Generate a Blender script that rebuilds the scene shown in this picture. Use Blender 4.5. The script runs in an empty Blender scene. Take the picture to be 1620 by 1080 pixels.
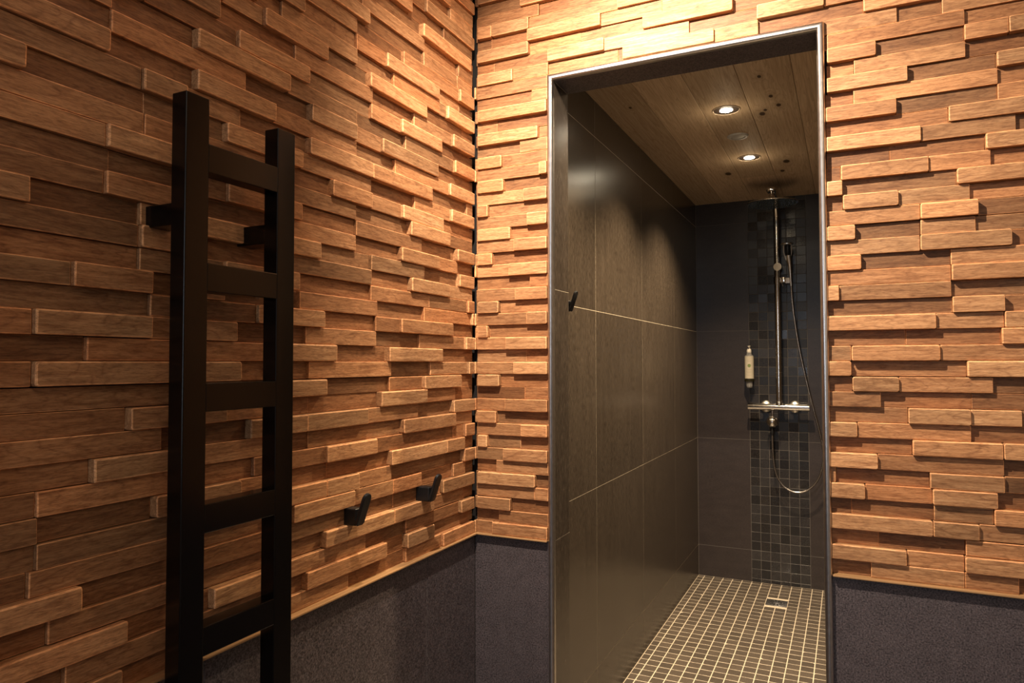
import bpy, bmesh, math, random
from mathutils import Vector, Matrix, Euler
random.seed(7)
S = bpy.context.scene
COL = S.collection
PI = math.pi

# ------------------------------------------------------------------ camera
cam_d = bpy.data.cameras.new('camera')
cam = bpy.data.objects.new('camera', cam_d)
COL.objects.link(cam)
F_PX, YAW, PITCH, ROLL = 1106.99, 0.44674, 0.030911, -0.001478
cam_d.sensor_fit = 'HORIZONTAL'; cam_d.sensor_width = 36.0
cam_d.lens = 36.0 * F_PX / 1620.0
cam_d.clip_start = 0.02; cam_d.clip_end = 50
fw = Vector((-math.sin(YAW)*math.cos(PITCH), math.cos(YAW)*math.cos(PITCH), math.sin(PITCH)))
rt = Vector((math.cos(YAW), math.sin(YAW), 0)); up = rt.cross(fw)
r2 = math.cos(ROLL)*rt + math.sin(ROLL)*up
u2 = -math.sin(ROLL)*rt + math.cos(ROLL)*up
M = Matrix((r2, u2, -fw)).transposed().to_4x4()
M.translation = Vector((0.77273, -4.04779, 1.19337))
cam.matrix_world = M
S.camera = cam

# ------------------------------------------------------------------ exposure, world
S.view_settings.view_transform = 'Standard'
S.view_settings.look = 'None'
S.view_settings.exposure = 0.75
S.view_settings.gamma = 1.0
S.view_settings.use_curve_mapping = False
w = bpy.data.worlds.new('world'); S.world = w; w.use_nodes = True
w.node_tree.nodes['Background'].inputs[0].default_value = (0.6, 0.66, 0.8, 1)
w.node_tree.nodes['Background'].inputs[1].default_value = 0.02

# ------------------------------------------------------------------ lamps
def spot(name, loc, target, watts, color, angle, blend, radius):
    d = bpy.data.lights.new(name, 'SPOT'); d.energy = watts; d.color = color
    d.spot_size = math.radians(angle); d.spot_blend = blend; d.shadow_soft_size = radius
    o = bpy.data.objects.new(name, d); COL.objects.link(o); o.location = loc
    o.rotation_euler = (Vector(target) - Vector(loc)).to_track_quat('-Z', 'Y').to_euler()
    return o
def area(name, loc, target, watts, color, sx, sy):
    d = bpy.data.lights.new(name, 'AREA'); d.energy = watts; d.color = color
    d.shape = 'RECTANGLE'; d.size = sx; d.size_y = sy
    o = bpy.data.objects.new(name, d); COL.objects.link(o); o.location = loc
    o.rotation_euler = (Vector(target) - Vector(loc)).to_track_quat('-Z', 'Y').to_euler()
    return o
WARM = (1.0, 0.84, 0.68)
GOLD = (1.0, 0.77, 0.49)
ASSUMED_DOWN = [(0.27, -3.20), (1.0, -3.08)]                 # dressing room downlights, unseen, assumed from shadow directions
SHOW = [(0.397, -0.848), (0.396, -1.49), (0.396, -2.10)]   # shower downlights; the third is unseen, assumed from the bright floor
CEIL_D, CEIL_S = 2.22, 2.0943
spot('lamp_light', (0.27, -3.20, 2.19), (0.42, -2.50, 1.50), 86, WARM, 106, 0.9, 0.012)  # unseen room lamp, assumed from the shadows on the back wall
spot('lamp_light', (1.00, -3.08, 2.19), (-0.07, -2.46, 1.64), 13, WARM, 66, 1.0, 0.02)  # unseen room lamp, assumed from the shadows on the left wall
for (x, y), e in zip(SHOW, (76, 68, 66)):
    spot('lamp_light', (x, y, CEIL_S-0.012), (x, y, 0), e, GOLD, 118, 0.85, 0.012)
for x, y in SHOW:  # added unseen fill points below the bulbs, lift the shower ceiling
    d = bpy.data.lights.new('shower_fill', 'POINT'); d.energy = 0.13; d.color = GOLD; d.shadow_soft_size = 0.02
    o = bpy.data.objects.new('shower_fill', d); COL.objects.link(o); o.location = (x, y, CEIL_S-0.07)
area('assumed_daylight', (0.60, -6.27, 1.42), (0.60, 0.0, 1.42), 6.0, (0.78, 0.88, 1.0), 0.26, 1.15)  # added cool light behind the camera, assumed from bluish reflections
area('room_fill', (1.5, -4.3, 2.205), (1.5, -4.3, 0), 4.2, (1.0, 0.80, 0.62), 1.2, 1.2)  # added soft fill for the dressing room, no lamp known there

# ------------------------------------------------------------------ node helpers
class NT:
    def __init__(s, name, rough=0.5, metal=0.0, spec=0.5, color=(0.5, 0.5, 0.5)):
        s.m = bpy.data.materials.new(name); s.m.use_nodes = True
        s.t = s.m.node_tree; s.b = s.t.nodes['Principled BSDF']
        s.set('Roughness', rough); s.set('Metallic', metal); s.set('Specular IOR Level', spec)
        s.set('Base Color', (*color, 1))
    def set(s, k, v): s.b.inputs[k].default_value = v
    def n(s, typ, **kw):
        nd = s.t.nodes.new(typ)
        for k, v in kw.items(): setattr(nd, k, v)
        return nd
    def l(s, a, b): s.t.links.new(a, b)
    def math(s, op, a, b=None, c=None, clamp=False):
        nd = s.n('ShaderNodeMath', operation=op); nd.use_clamp = clamp
        for i, v in enumerate((a, b, c)):
            if v is None: continue
            if isinstance(v, (int, float)): nd.inputs[i].default_value = v
            else: s.l(v, nd.inputs[i])
        return nd.outputs[0]
    def vmath(s, op, a, b=None):
        nd = s.n('ShaderNodeVectorMath', operation=op)
        for i, v in enumerate((a, b)):
            if v is None: continue
            if isinstance(v, (tuple, list)): nd.inputs[i].default_value = v
            else: s.l(v, nd.inputs[i])
        return nd.outputs['Value'] if op in ('LENGTH', 'DISTANCE') else nd.outputs[0]
    def noise(s, vec, scale, detail=4, rough=0.55, dist=0.0):
        nd = s.n('ShaderNodeTexNoise'); s.l(vec, nd.inputs['Vector'])
        nd.inputs['Scale'].default_value = scale; nd.inputs['Detail'].default_value = detail
        nd.inputs['Roughness'].default_value = rough; nd.inputs['Distortion'].default_value = dist
        return nd.outputs['Fac']
    def ramp(s, fac, stops):
        nd = s.n('ShaderNodeValToRGB'); e = nd.color_ramp.elements
        while len(e) > 1: e.remove(e[-1])
        e[0].position = stops[0][0]; e[0].color = (*stops[0][1], 1)
        for pz, c in stops[1:]:
            k = e.new(pz); k.color = (*c, 1)
        s.l(fac, nd.inputs[0]); return nd.outputs[0]
    def mix(s, fac, a, b, mode='MIX'):
        nd = s.n('ShaderNodeMix', data_type='RGBA', blend_type=mode)
        for i, v in ((0, fac), (6, a), (7, b)):
            if isinstance(v, (int, float)): nd.inputs[i].default_value = v
            elif isinstance(v, tuple): nd.inputs[i].default_value = (*v, 1)
            else: s.l(v, nd.inputs[i])
        return nd.outputs[2]
    def bump(s, h, strength, dist=0.001):
        nd = s.n('ShaderNodeBump'); nd.inputs['Strength'].default_value = strength
        nd.inputs['Distance'].default_value = dist
        s.l(h, nd.inputs['Height']); s.l(nd.outputs[0], s.b.inputs['Normal'])

def coords(t, scale, seed=None):
    tc = t.n('ShaderNodeTexCoord').outputs['Object']
    if seed is not None:
        cb = t.n('ShaderNodeCombineXYZ')
        for i, k in enumerate((5.3, 3.1, 7.7)): t.l(t.math('MULTIPLY', seed, k), cb.inputs[i])
        tc = t.vmath('ADD', tc, cb.outputs[0])
    return t.vmath('MULTIPLY', tc, scale)

def mat_cladding(name, axis):
    """oiled teak blocks; each block's own tone, hue and grain come from the colour attribute 'blk'"""
    t = NT(name, rough=0.55, spec=0.35)
    at = t.n('ShaderNodeAttribute', attribute_name='blk')
    sp = t.n('ShaderNodeSeparateColor'); t.l(at.outputs['Color'], sp.inputs[0])
    tone, hue, seed = sp.outputs[0], sp.outputs[1], sp.outputs[2]
    ax = (lambda l, a, d: (l, a, d)) if axis == 'x' else (lambda l, a, d: (a, l, d))
    def vec(l, z):                       # stretched along the block
        return coords(t, (l, z, z) if axis == 'x' else (z, l, z), seed)
    v1 = vec(2.6, 17); v2 = vec(14, 210); v3 = vec(90, 620)
    n1 = t.noise(v1, 1.0, 3, 0.5, 1.6)
    fr = t.math('FRACT', t.math('MULTIPLY', n1, 8.5))
    rings = t.math('POWER', t.math('ABSOLUTE', t.math('SUBTRACT', t.math('MULTIPLY', fr, 2.0), 1.0)), 5.0)
    n2 = t.noise(v2, 1.0, 4, 0.6, 0.5)
    n3 = t.noise(v3, 1.0, 3, 0.65)
    vb = vec(9, 42); n4 = t.noise(vb, 1.0, 5, 0.7, 2.5)
    base = t.ramp(n2, [(0.26, (0.31, 0.150, 0.064)), (0.5, (0.45, 0.240, 0.108)), (0.74, (0.57, 0.330, 0.162))])
    vein = t.math('MULTIPLY', rings, t.math('ADD', t.math('MULTIPLY', n4, 0.9), 0.02), clamp=True)
    c = t.mix(vein, base, (0.17, 0.064, 0.026))
    patch = t.ramp(n4, [(0.30, (0.55, 0.48, 0.43)), (0.50, (1, 1, 1))])
    c = t.mix(0.8, c, patch, 'MULTIPLY')
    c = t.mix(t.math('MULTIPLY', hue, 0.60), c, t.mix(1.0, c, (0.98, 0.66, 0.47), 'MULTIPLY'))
    fl = t.ramp(n3, [(0.34, (0.60, 0.56, 0.54)), (0.56, (1.10, 1.10, 1.10))])
    c = t.mix(0.7, c, fl, 'MULTIPLY')
    big = t.noise(v1, 0.5, 2, 0.5)
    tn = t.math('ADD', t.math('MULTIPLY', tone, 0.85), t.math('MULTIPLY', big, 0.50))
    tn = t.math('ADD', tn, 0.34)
    tn = t.math('ADD', tn, t.math('MULTIPLY', at.outputs['Alpha'], 0.95))      # sanded arrises, with edge highlights painted in
    cc = t.n('ShaderNodeCombineColor')
    for i in range(3): t.l(tn, cc.inputs[i])
    c = t.mix(1.0, c, cc.outputs[0], 'MULTIPLY')
    t.l(c, t.b.inputs['Base Color'])
    h = t.math('ADD', t.math('MULTIPLY', n2, 0.7), t.math('MULTIPLY', n3, 0.55))
    t.bump(h, 0.55, 0.0009)
    t.l(t.math('ADD', t.math('MULTIPLY', n2, -0.25), 0.68), t.b.inputs['Roughness'])
    return t.m

def mat_strip(name, axis, col=(0.50, 0.285, 0.125)):
    t = NT(name, rough=0.5, spec=0.35)
    v = coords(t, (4, 120, 200) if axis == 'x' else (120, 4, 200))
    n = t.noise(v, 1.0, 5, 0.6, 0.4)
    d = tuple(k*0.62 for k in col)
    t.l(t.ramp(n, [(0.3, d), (0.65, col)]), t.b.inputs['Base Color'])
    t.bump(n, 0.3, 0.0006)
    return t.m

def mat_tile(name, dark, light, rough, attr=None, stretch=(1, 1, 1), spec=0.5, rvar=0.0, bumps=0.12, cloud=0.16):
    """unglazed through-body porcelain with pale and dark flecks"""
    t = NT(name, rough=rough, spec=spec)
    v = coords(t, stretch)
    a = t.noise(v, 330, 2, 0.6)
    b = t.noise(v, 34, 5, 0.65)
    f = t.math('ADD', t.math('MULTIPLY', a, 1-cloud), t.math('MULTIPLY', b, cloud))
    c = t.ramp(f, [(0.36, dark), (0.52, tuple((x+y)/2 for x, y in zip(dark, light))), (0.68, light)])
    if attr:
        at = t.n('ShaderNodeAttribute', attribute_name='blk')
        sp = t.n('ShaderNodeSeparateColor'); t.l(at.outputs['Color'], sp.inputs[0])
        cc = t.n('ShaderNodeCombineColor')
        tn = t.math('ADD', t.math('MULTIPLY', sp.outputs[0], attr), 1-attr/2)
        for i in range(3): t.l(tn, cc.inputs[i])
        c = t.mix(1.0, c, cc.outputs[0], 'MULTIPLY')
        if rvar:
            t.l(t.math('ADD', t.math('MULTIPLY', sp.outputs[1], rvar), rough-rvar/2), t.b.inputs['Roughness'])
    t.l(c, t.b.inputs['Base Color'])
    t.bump(a, bumps, 0.0005)
    return t.m

def mat_plain(name, col, rough=0.5, metal=0.0, spec=0.5):
    return NT(name, rough, metal, spec, col).m

def mat_grained(name, col, rough, metal=0.0, amount=0.12, scale=60, bump=0.05, spec=0.5):
    t = NT(name, rough, metal, spec, col)
    v = coords(t, (1, 1, 1)); n = t.noise(v, scale, 4, 0.6)
    lo = tuple(k*(1-amount) for k in col); hi = tuple(min(1, k*(1+amount)) for k in col)
    t.l(t.ramp(n, [(0.3, lo), (0.7, hi)]), t.b.inputs['Base Color'])
    t.l(t.math('ADD', t.math('MULTIPLY', n, 0.10), rough-0.05), t.b.inputs['Roughness'])
    if bump: t.bump(n, bump, 0.0004)
    return t.m

def mat_boards():
    """knotty pine ceiling boards; the knots sit where the boards have them"""
    t = NT('ceiling_pine', rough=0.65, spec=0.15)
    at = t.n('ShaderNodeAttribute', attribute_name='blk')
    sp = t.n('ShaderNodeSeparateColor'); t.l(at.outputs['Color'], sp.inputs[0])
    tc = t.n('ShaderNodeTexCoord').outputs['Object']
    total = None; warp = None
    knots = [(0.508, -1.394, 0.010), (0.569, -1.461, 0.008), (0.552, -1.559, 0.007), (0.535, -1.747, 0.006),
             (0.540, -0.716, 0.014), (0.511, -0.558, 0.010), (0.273, -0.613, 0.014), (0.094, -1.66, 0.005), (0.522, -1.43, 0.006)]
    for x, y, r in knots:
        d = t.vmath('SUBTRACT', tc, (x, y, CEIL_S))
        d = t.vmath('MULTIPLY', d, (0.85, 0.42, 0.0))
        L = t.vmath('LENGTH', d)
        k = t.math('SUBTRACT', 1.0, t.math('DIVIDE', L, r), clamp=True)
        g = t.math('SUBTRACT', 1.0, t.math('DIVIDE', L, r*4.5), clamp=True)
        total = k if total is None else t.math('MAXIMUM', total, k)
        warp = g if warp is None else t.math('MAXIMUM', warp, g)
    v = coords(t, (34, 1.5, 10), sp.outputs[2])
    n1 = t.noise(v, 0.9, 3, 0.55, 0.9)
    v2 = coords(t, (160, 5, 40), sp.outputs[2])
    n2 = t.noise(v2, 1.0, 5, 0.65, 0.3)
    q = t.math('ADD', t.math('MULTIPLY', n1, 9.0), t.math('MULTIPLY', warp, 2.2))
    rings = t.math('POWER', t.math('FRACT', q), 3.5)
    base = t.ramp(n2, [(0.3, (0.52, 0.375, 0.245)), (0.7, (0.70, 0.550, 0.390))])
    c = t.mix(t.math('MULTIPLY', rings, 0.45), base, (0.30, 0.18, 0.10))
    tn = t.math('ADD', t.math('MULTIPLY', sp.outputs[0], 0.35), 0.80)
    cc = t.n('ShaderNodeCombineColor')
    for i in range(3): t.l(tn, cc.inputs[i])
    c = t.mix(1.0, c, cc.outputs[0], 'MULTIPLY')
    kf = t.math('MULTIPLY', t.math('MULTIPLY', total, 3.0, clamp=True), 0.96)
    c = t.mix(kf, c, (0.030, 0.015, 0.008))
    c = t.mix(t.math('MULTIPLY', t.math('POWER', warp, 2.0), 0.30), c, (0.14, 0.075, 0.04))
    t.l(c, t.b.inputs['Base Color'])
    t.bump(n2, 0.15, 0.0005)
    return t.m

def mat_emit(name, col, strength):
    t = NT(name, 0.4, 0, 0.5, (0.8, 0.8, 0.8))
    t.set('Emission Color', (*col, 1)); t.set('Emission Strength', strength)
    return t.m

def mat_glass(name, col, rough=0.05):
    t = NT(name, rough, 0, 0.5, col); t.set('Transmission Weight', 0.78); t.set('IOR', 1.45)
    return t.m

TEAK_X = mat_cladding('teak_blocks_back', 'x')
TEAK_Y = mat_cladding('teak_blocks_left', 'y')
STRIP_X = mat_strip('ledge_oak_back', 'x'); STRIP_Y = mat_strip('ledge_oak_left', 'y')
TILE_D = mat_tile('tile_anthracite', (0.026, 0.021, 0.023), (0.170, 0.140, 0.146), 0.42)
TILE_SH = mat_tile('tile_shower', (0.026, 0.019, 0.014), (0.086, 0.066, 0.049), 0.25, attr=0.25, stretch=(1, 1, 0.16), bumps=0.12, cloud=0.27)
TILE_BK = mat_tile('tile_shower_back', (0.021, 0.0155, 0.0145), (0.044, 0.033, 0.031), 0.34, stretch=(0.30, 1, 1), bumps=0.10, cloud=0.40)
MOS_W = mat_tile('mosaic_wall', (0.009, 0.0075, 0.0075), (0.033, 0.029, 0.028), 0.28, attr=0.9, rvar=0.22)
MOS_F = mat_tile('mosaic_floor', (0.045, 0.034, 0.026), (0.125, 0.098, 0.074), 0.45, attr=0.35)
GROUT_F = mat_grained('grout_floor', (0.62, 0.53, 0.41), 0.85, amount=0.15, scale=200)
GROUT_L = mat_grained('grout_large', (0.52, 0.45, 0.34), 0.85, amount=0.15, scale=200)
GROUT_W = mat_grained('grout_back', (0.12, 0.105, 0.095), 0.85, amount=0.15, scale=200)
GROUT_D = mat_grained('grout_dark', (0.20, 0.18, 0.17), 0.85, amount=0.15, scale=200)
PINE = mat_boards()
PLASTER = mat_grained('plaster_wall', (0.62, 0.58, 0.53), 0.9, amount=0.06, scale=14, bump=0.2)
CEILP = mat_grained('plaster_ceiling', (0.78, 0.75, 0.70), 0.9, amount=0.05, scale=20, bump=0.2)
DARKBACK = mat_grained('backing_board', (0.008, 0.006, 0.005), 0.9, amount=0.3, scale=40)
STEEL = mat_grained('brushed_edge_metal', (0.66, 0.63, 0.60), 0.30, 1.0, amount=0.06, scale=90, bump=0.03)
CHROME = mat_plain('chrome', (0.84, 0.82, 0.80), 0.10, 1.0)
CHROME_R = mat_grained('hose_metal', (0.62, 0.56, 0.50), 0.22, 1.0, amount=0.1, scale=300)
BLACK = mat_grained('black_powder_coat', (0.0035, 0.0026, 0.0022), 0.20, amount=0.25, scale=500, bump=0.02, spec=0.34)
BLACKH = mat_grained('black_hook', (0.010, 0.010, 0.011), 0.42, amount=0.2, scale=300, bump=0.05, spec=0.4)
CREAM = mat_grained('label_paper', (0.52, 0.46, 0.36), 0.6, amount=0.03, scale=80, bump=0)
PUMPW = mat_plain('pump_plastic', (0.72, 0.66, 0.58), 0.4)
GREEN = mat_plain('label_green', (0.16, 0.22, 0.07), 0.6)
PRINT = mat_plain('label_print', (0.36, 0.32, 0.24), 0.6)
OLIVE = mat_plain('holder_band', (0.018, 0.016, 0.006), 0.3)
CLEAR = mat_glass('clear_plastic', (0.9, 0.88, 0.86))
WHITEP = mat_plain('vent_plastic', (0.50, 0.49, 0.47), 0.5)
BAFFLE = mat_plain('lamp_baffle', (0.06, 0.04, 0.03), 0.5)
RINGM = mat_plain('lamp_ring', (0.34, 0.26, 0.18), 0.4)
BULB = mat_emit('lamp_bulb', (1.0, 0.86, 0.62), 60)
RUBBER = mat_plain('nozzle_rubber', (0.05, 0.07, 0.075), 0.5)
DISCM = mat_plain('head_plate', (0.72, 0.72, 0.72), 0.04, 1.0)
CHROME_S = mat_plain('satin_chrome', (0.86, 0.82, 0.76), 0.34, 1.0)

# ------------------------------------------------------------------ mesh helpers
def link(name, bm, mat, parent=None, smooth=False, auto=None):
    me = bpy.data.meshes.new(name); bm.normal_update(); bm.to_mesh(me); bm.free()
    for m in (mat if isinstance(mat, (list, tuple)) else [mat]): me.materials.append(m)
    if smooth:
        for p in me.polygons: p.use_smooth = True
        if smooth == 'hard':                    # flat broad faces, rounded narrow edges
            me.shade_flat()
        if auto is not None and smooth != 'hard': me.set_sharp_from_angle(angle=math.radians(auto))
    o = bpy.data.objects.new(name, me); COL.objects.link(o)
    if parent is not None: o.parent = parent
    return o
def struct(o): o['kind'] = 'structure'; return o
def empty(name, loc=(0, 0, 0), label=None, cat=None, group=None, kind=None):
    o = bpy.data.objects.new(name, None); COL.objects.link(o); o.location = loc
    o.empty_display_size = 0.05
    if label: o['label'] = label
    if cat: o['category'] = cat
    if group: o['group'] = group
    if kind: o['kind'] = kind
    return o
def tag(o, label, cat, group=None):
    o['label'] = label; o['category'] = cat
    if group: o['group'] = group
    return o
def box(bm, x0, x1, y0, y1, z0, z1, mi=0):
    c = [bm.verts.new((x, y, z)) for z in (z0, z1) for y in (y0, y1) for x in (x0, x1)]
    for f in ((0, 2, 3, 1), (4, 5, 7, 6), (0, 1, 5, 4), (2, 6, 7, 3), (0, 4, 6, 2), (1, 3, 7, 5)):
        fc = bm.faces.new([c[i] for i in f]); fc.material_index = mi
    return c
def bevel(bm, w, seg=2, verts=None):
    es = list({e for v in (verts or bm.verts) for e in v.link_edges})
    bmesh.ops.bevel(bm, geom=es, offset=w, segments=seg, affect='EDGES', profile=0.5, clamp_overlap=True)
def bbox_bm(x0, x1, y0, y1, z0, z1, w=0.001, seg=2):
    bm = bmesh.new(); box(bm, x0, x1, y0, y1, z0, z1); bevel(bm, w, seg); return bm
def frame_of(d):
    d = d.normalized(); a = Vector((0, 0, 1)) if abs(d.z) < 0.9 else Vector((1, 0, 0))
    u = d.cross(a).normalized(); return u, d.cross(u).normalized()
def tube(bm, pts, rad, n=20, cap=True):
    pts = [Vector(p) for p in pts]; rings = []
    rs = rad if isinstance(rad, (list, tuple)) else [rad]*len(pts)
    u = None
    for i, p in enumerate(pts):
        d = (pts[min(i+1, len(pts)-1)] - pts[max(i-1, 0)]).normalized()
        if u is None: u, v = frame_of(d)
        else:
            u = (u - d*u.dot(d)).normalized(); v = d.cross(u)
        rings.append([bm.verts.new(p + rs[i]*(math.cos(2*PI*k/n)*u + math.sin(2*PI*k/n)*v)) for k in range(n)])
    for a, b in zip(rings, rings[1:]):
        for k in range(n): bm.faces.new((a[k], a[(k+1) % n], b[(k+1) % n], b[k]))
    if cap:
        bm.faces.new(rings[0][::-1]); bm.faces.new(rings[-1])
def lathe(bm, prof, c, axis='z', n=40, cap=True, sx=1.0):
    c = Vector(c); rings = []
    for r, h in prof:
        ring = []
        for k in range(n):
            a = 2*PI*k/n; ca, sa = math.cos(a)*r*sx, math.sin(a)*r
            if axis == 'z': p = Vector((ca, sa, h))
            elif axis == 'y': p = Vector((ca, h, -sa))
            else: p = Vector((h, ca, sa))
            ring.append(bm.verts.new(c + p))
        rings.append(ring)
    for a, b in zip(rings, rings[1:]):
        for k in range(n): bm.faces.new((a[k], a[(k+1) % n], b[(k+1) % n], b[k]))
    if cap:
        bm.faces.new(rings[0][::-1]); bm.faces.new(rings[-1])
    return rings
def catmull(pts, sub=8):
    P = [Vector(p) for p in pts]; out = []
    P = [2*P[0]-P[1]] + P + [2*P[-1]-P[-2]]
    for i in range(1, len(P)-2):
        for k in range(sub):
            t = k/sub
            out.append(0.5*((2*P[i]) + (P[i+1]-P[i-1])*t + (2*P[i-1]-5*P[i]+4*P[i+1]-P[i+2])*t*t + (3*P[i]-P[i-1]-3*P[i+1]+P[i+2])*t**3))
    out.append(P[-2]); return out
def fixn(bm): bmesh.ops.recalc_face_normals(bm, faces=bm.faces[:])

class Attr:
    """collects faces and the per-piece colour attribute 'blk'"""
    def __init__(s): s.v = []; s.f = []; s.c = []
    def piece(s, ring_list, closed_front, col):
        """ring_list: loops of 3D points from the back to the front; front loop is filled"""
        b = len(s.v); n = len(ring_list[0])
        for r in ring_list: s.v += r
        for i in range(len(ring_list)-1):
            for k in range(n):
                s.f.append((b+i*n+k, b+i*n+(k+1) % n, b+(i+1)*n+(k+1) % n, b+(i+1)*n+k))
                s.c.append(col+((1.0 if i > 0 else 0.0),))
        if closed_front:
            s.f.append(tuple(b+(len(ring_list)-1)*n+k for k in range(n))); s.c.append(col+(0.0,))
    def build(s, name, mat, parent, flip=False):
        me = bpy.data.meshes.new(name)
        me.from_pydata([tuple(v) for v in s.v], [], [tuple(reversed(f)) if flip else f for f in s.f])
        a = me.color_attributes.new('blk', 'FLOAT_COLOR', 'CORNER')
        i = 0
        buf = []
        for f, c in zip(s.f, s.c): buf += [c[0], c[1], c[2], c[3]]*len(f)
        a.data.foreach_set('color', buf)
        me.materials.append(mat); me.update()
        o = bpy.data.objects.new(name, me); COL.objects.link(o)
        if parent is not None: o.parent = parent
        return o

def tiles(name, parent, mat, O, U, V, N, us, vs, gap=0.0026, thick=0.0012, ch=0.0006, rec=None, tilt=0.0, skip=None, seed=1):
    """rectangular tiles between the grid lines us x vs on the plane O + u U + v V, facing N"""
    rnd = random.Random(seed); A = Attr(); O, U, V, N = map(Vector, (O, U, V, N))
    if gap > 0.0015 and name in ('wall_tiles', 'reveal_tiles', 'floor_mosaic'):   # joints are pointed almost flush
        O = O + N*(thick-0.0004); thick = 0.0004; ch = 0.0002
    for i in range(len(us)-1):
        for j in range(len(vs)-1):
            if skip and skip((us[i]+us[i+1])/2, (vs[j]+vs[j+1])/2): continue
            g = gap/2; a, b, c, d = us[i]+g, us[i+1]-g, vs[j]+g, vs[j+1]-g
            if b-a < 0.003 or d-c < 0.003: continue
            tu, tv = rnd.uniform(-tilt, tilt), rnd.uniform(-tilt, tilt)
            def P(u, v, h): return O + U*u + V*v + N*(h + ((u-(a+b)/2)*tu + (v-(c+d)/2)*tv if h > 0 else 0))
            R = [[P(a, c, 0), P(b, c, 0), P(b, d, 0), P(a, d, 0)],
                 [P(a, c, thick-ch), P(b, c, thick-ch), P(b, d, thick-ch), P(a, d, thick-ch)],
                 [P(a+ch, c+ch, thick), P(b-ch, c+ch, thick), P(b-ch, d-ch, thick), P(a+ch, d-ch, thick)]]
            A.piece(R, True, (rnd.random(), rnd.random(), rnd.random()))
    return A.build(name, mat, parent, flip=U.cross(V).dot(N) < 0)

# ------------------------------------------------------------------ layout constants (metres)
XL = -0.0649          # front of the oak ledge on the left wall
YB = -2.5026          # front of the oak ledge on the back wall
YJ = -2.3957          # shower side of the wall with the opening
JX0, JX1 = 0.1400, 0.7250     # opening between the reveals
ZH = 1.8773           # soffit of the opening
ZT0, ZT1 = 0.7671, 0.7712     # oak ledge
ROW0, DZ = 0.7712, 0.0304
ZG = [0.171, 0.771, 1.371, 1.971]
XR = 2.2; YR = -6.3; ZC = 2.22; SHX = 0.82

# ------------------------------------------------------------------ room shell
bm = bmesh.new(); box(bm, -0.30, -0.0783, YR, -2.4836, 0, ZT0); box(bm, -0.30, -0.0930, YR, -2.4736, ZT0, ZC, 1)
wall_left = struct(link('wall_left', bm, [GROUT_D, DARKBACK]))
bm = bmesh.new()
box(bm, -0.0783, JX0-0.0004, -2.4896, YJ, 0, ZT0, 1)
box(bm, JX1+0.0004, XR, -2.4896, YJ, 0, ZT0, 0)
box(bm, -0.0930, JX0-0.0140, -2.4756, YJ, ZT0, ZC, 1)
box(bm, JX1+0.0140, XR, -2.4756, YJ, ZT0, ZC, 1)
box(bm, JX0-0.0140, JX0-0.0004, -2.4896, YJ, ZT0, ZH+0.014)
box(bm, JX1+0.0004, JX1+0.0140, -2.4896, YJ, ZT0, ZH+0.014)
box(bm, JX0-0.0140, JX0-0.0004, -2.4756, YJ, ZH+0.014, ZC)
box(bm, JX1+0.0004, JX1+0.0140, -2.4756, YJ, ZH+0.014, ZC)
box(bm, JX0-0.0012, JX1+0.0012, -2.4896, YJ, ZH+0.0012, ZH+0.0140)
box(bm, JX0-0.0012, JX1+0.0012, -2.4756, YJ, ZH+0.0140, ZC)
wall_back = struct(link('wall_back', bm, [GROUT_L, DARKBACK]))
bm = bmesh.new(); box(bm, XR, XR+0.1, YR, -2.3957, 0, ZC)
struct(link('wall_right', bm, PLASTER))
bm = bmesh.new(); box(bm, -0.30, XR+0.1, YR-0.1, YR, 0, ZC)
struct(link('wall_front', bm, PLASTER))
bm = bmesh.new(); box(bm, -0.30, XR+0.1, YR-0.1, YJ, -0.1, -0.001)
floor_d = struct(link('floor', bm, GROUT_D))
tiles('floor_tiles', floor_d, TILE_D, (0, 0, -0.001), (1, 0, 0), (0, 1, 0), (0, 0, 1),
      [-0.078+0.6*k for k in range(4)]+[XR], [YR+0.02]+[-5.49+0.6*k for k in range(6)], thick=0.001, seed=4)
bm = bmesh.new(); box(bm, -0.30, XR+0.1, YR-0.1, YJ, ZC, ZC+0.1)
ceil_d = struct(link('ceiling', bm, CEILP))

# wainscot tiles below the ledge
tiles('wainscot_tiles', wall_left, TILE_D, (-0.0783, 0, 0), (0, 1, 0), (0, 0, 1), (1, 0, 0),
      [YR+0.01]+[-5.712+0.6*k for k in range(6)]+[-2.4908], [0, 0.171, ZT0], gap=0.002, seed=2)
tiles('wainscot_tiles', wall_back, TILE_D, (0, -2.4896, 0), (1, 0, 0), (0, 0, 1), (0, -1, 0),
      [-0.0768, 0.1262], [0, 0.171, ZT0], gap=0.001, seed=3)
tiles('wainscot_tiles', wall_back, TILE_D, (0, -2.4896, 0), (1, 0, 0), (0, 0, 1), (0, -1, 0),
      [0.7388, 1.28, 1.88, XR], [0, 0.171, ZT0], gap=0.001, seed=5)
# reveals of the opening
tiles('reveal_tiles', wall_back, TILE_SH, (JX0-0.0012, 0, 0), (0, 1, 0), (0, 0, 1), (1, 0, 0),
      [-2.4895, YJ], [0]+ZG[:3]+[ZH], gap=0.0018, seed=6)
tiles('reveal_tiles', wall_back, TILE_SH, (JX1+0.0012, 0, 0), (0, 1, 0), (0, 0, 1), (-1, 0, 0),
      [-2.4895, YJ], [0]+ZG[:3]+[ZH], gap=0.0018, seed=7)
tiles('soffit_tiles', wall_back, TILE_D, (0, 0, ZH+0.0012), (1, 0, 0), (0, 1, 0), (0, 0, -1),
      [JX0, JX1], [-2.4895, YJ], gap=0.001, seed=8)

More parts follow.
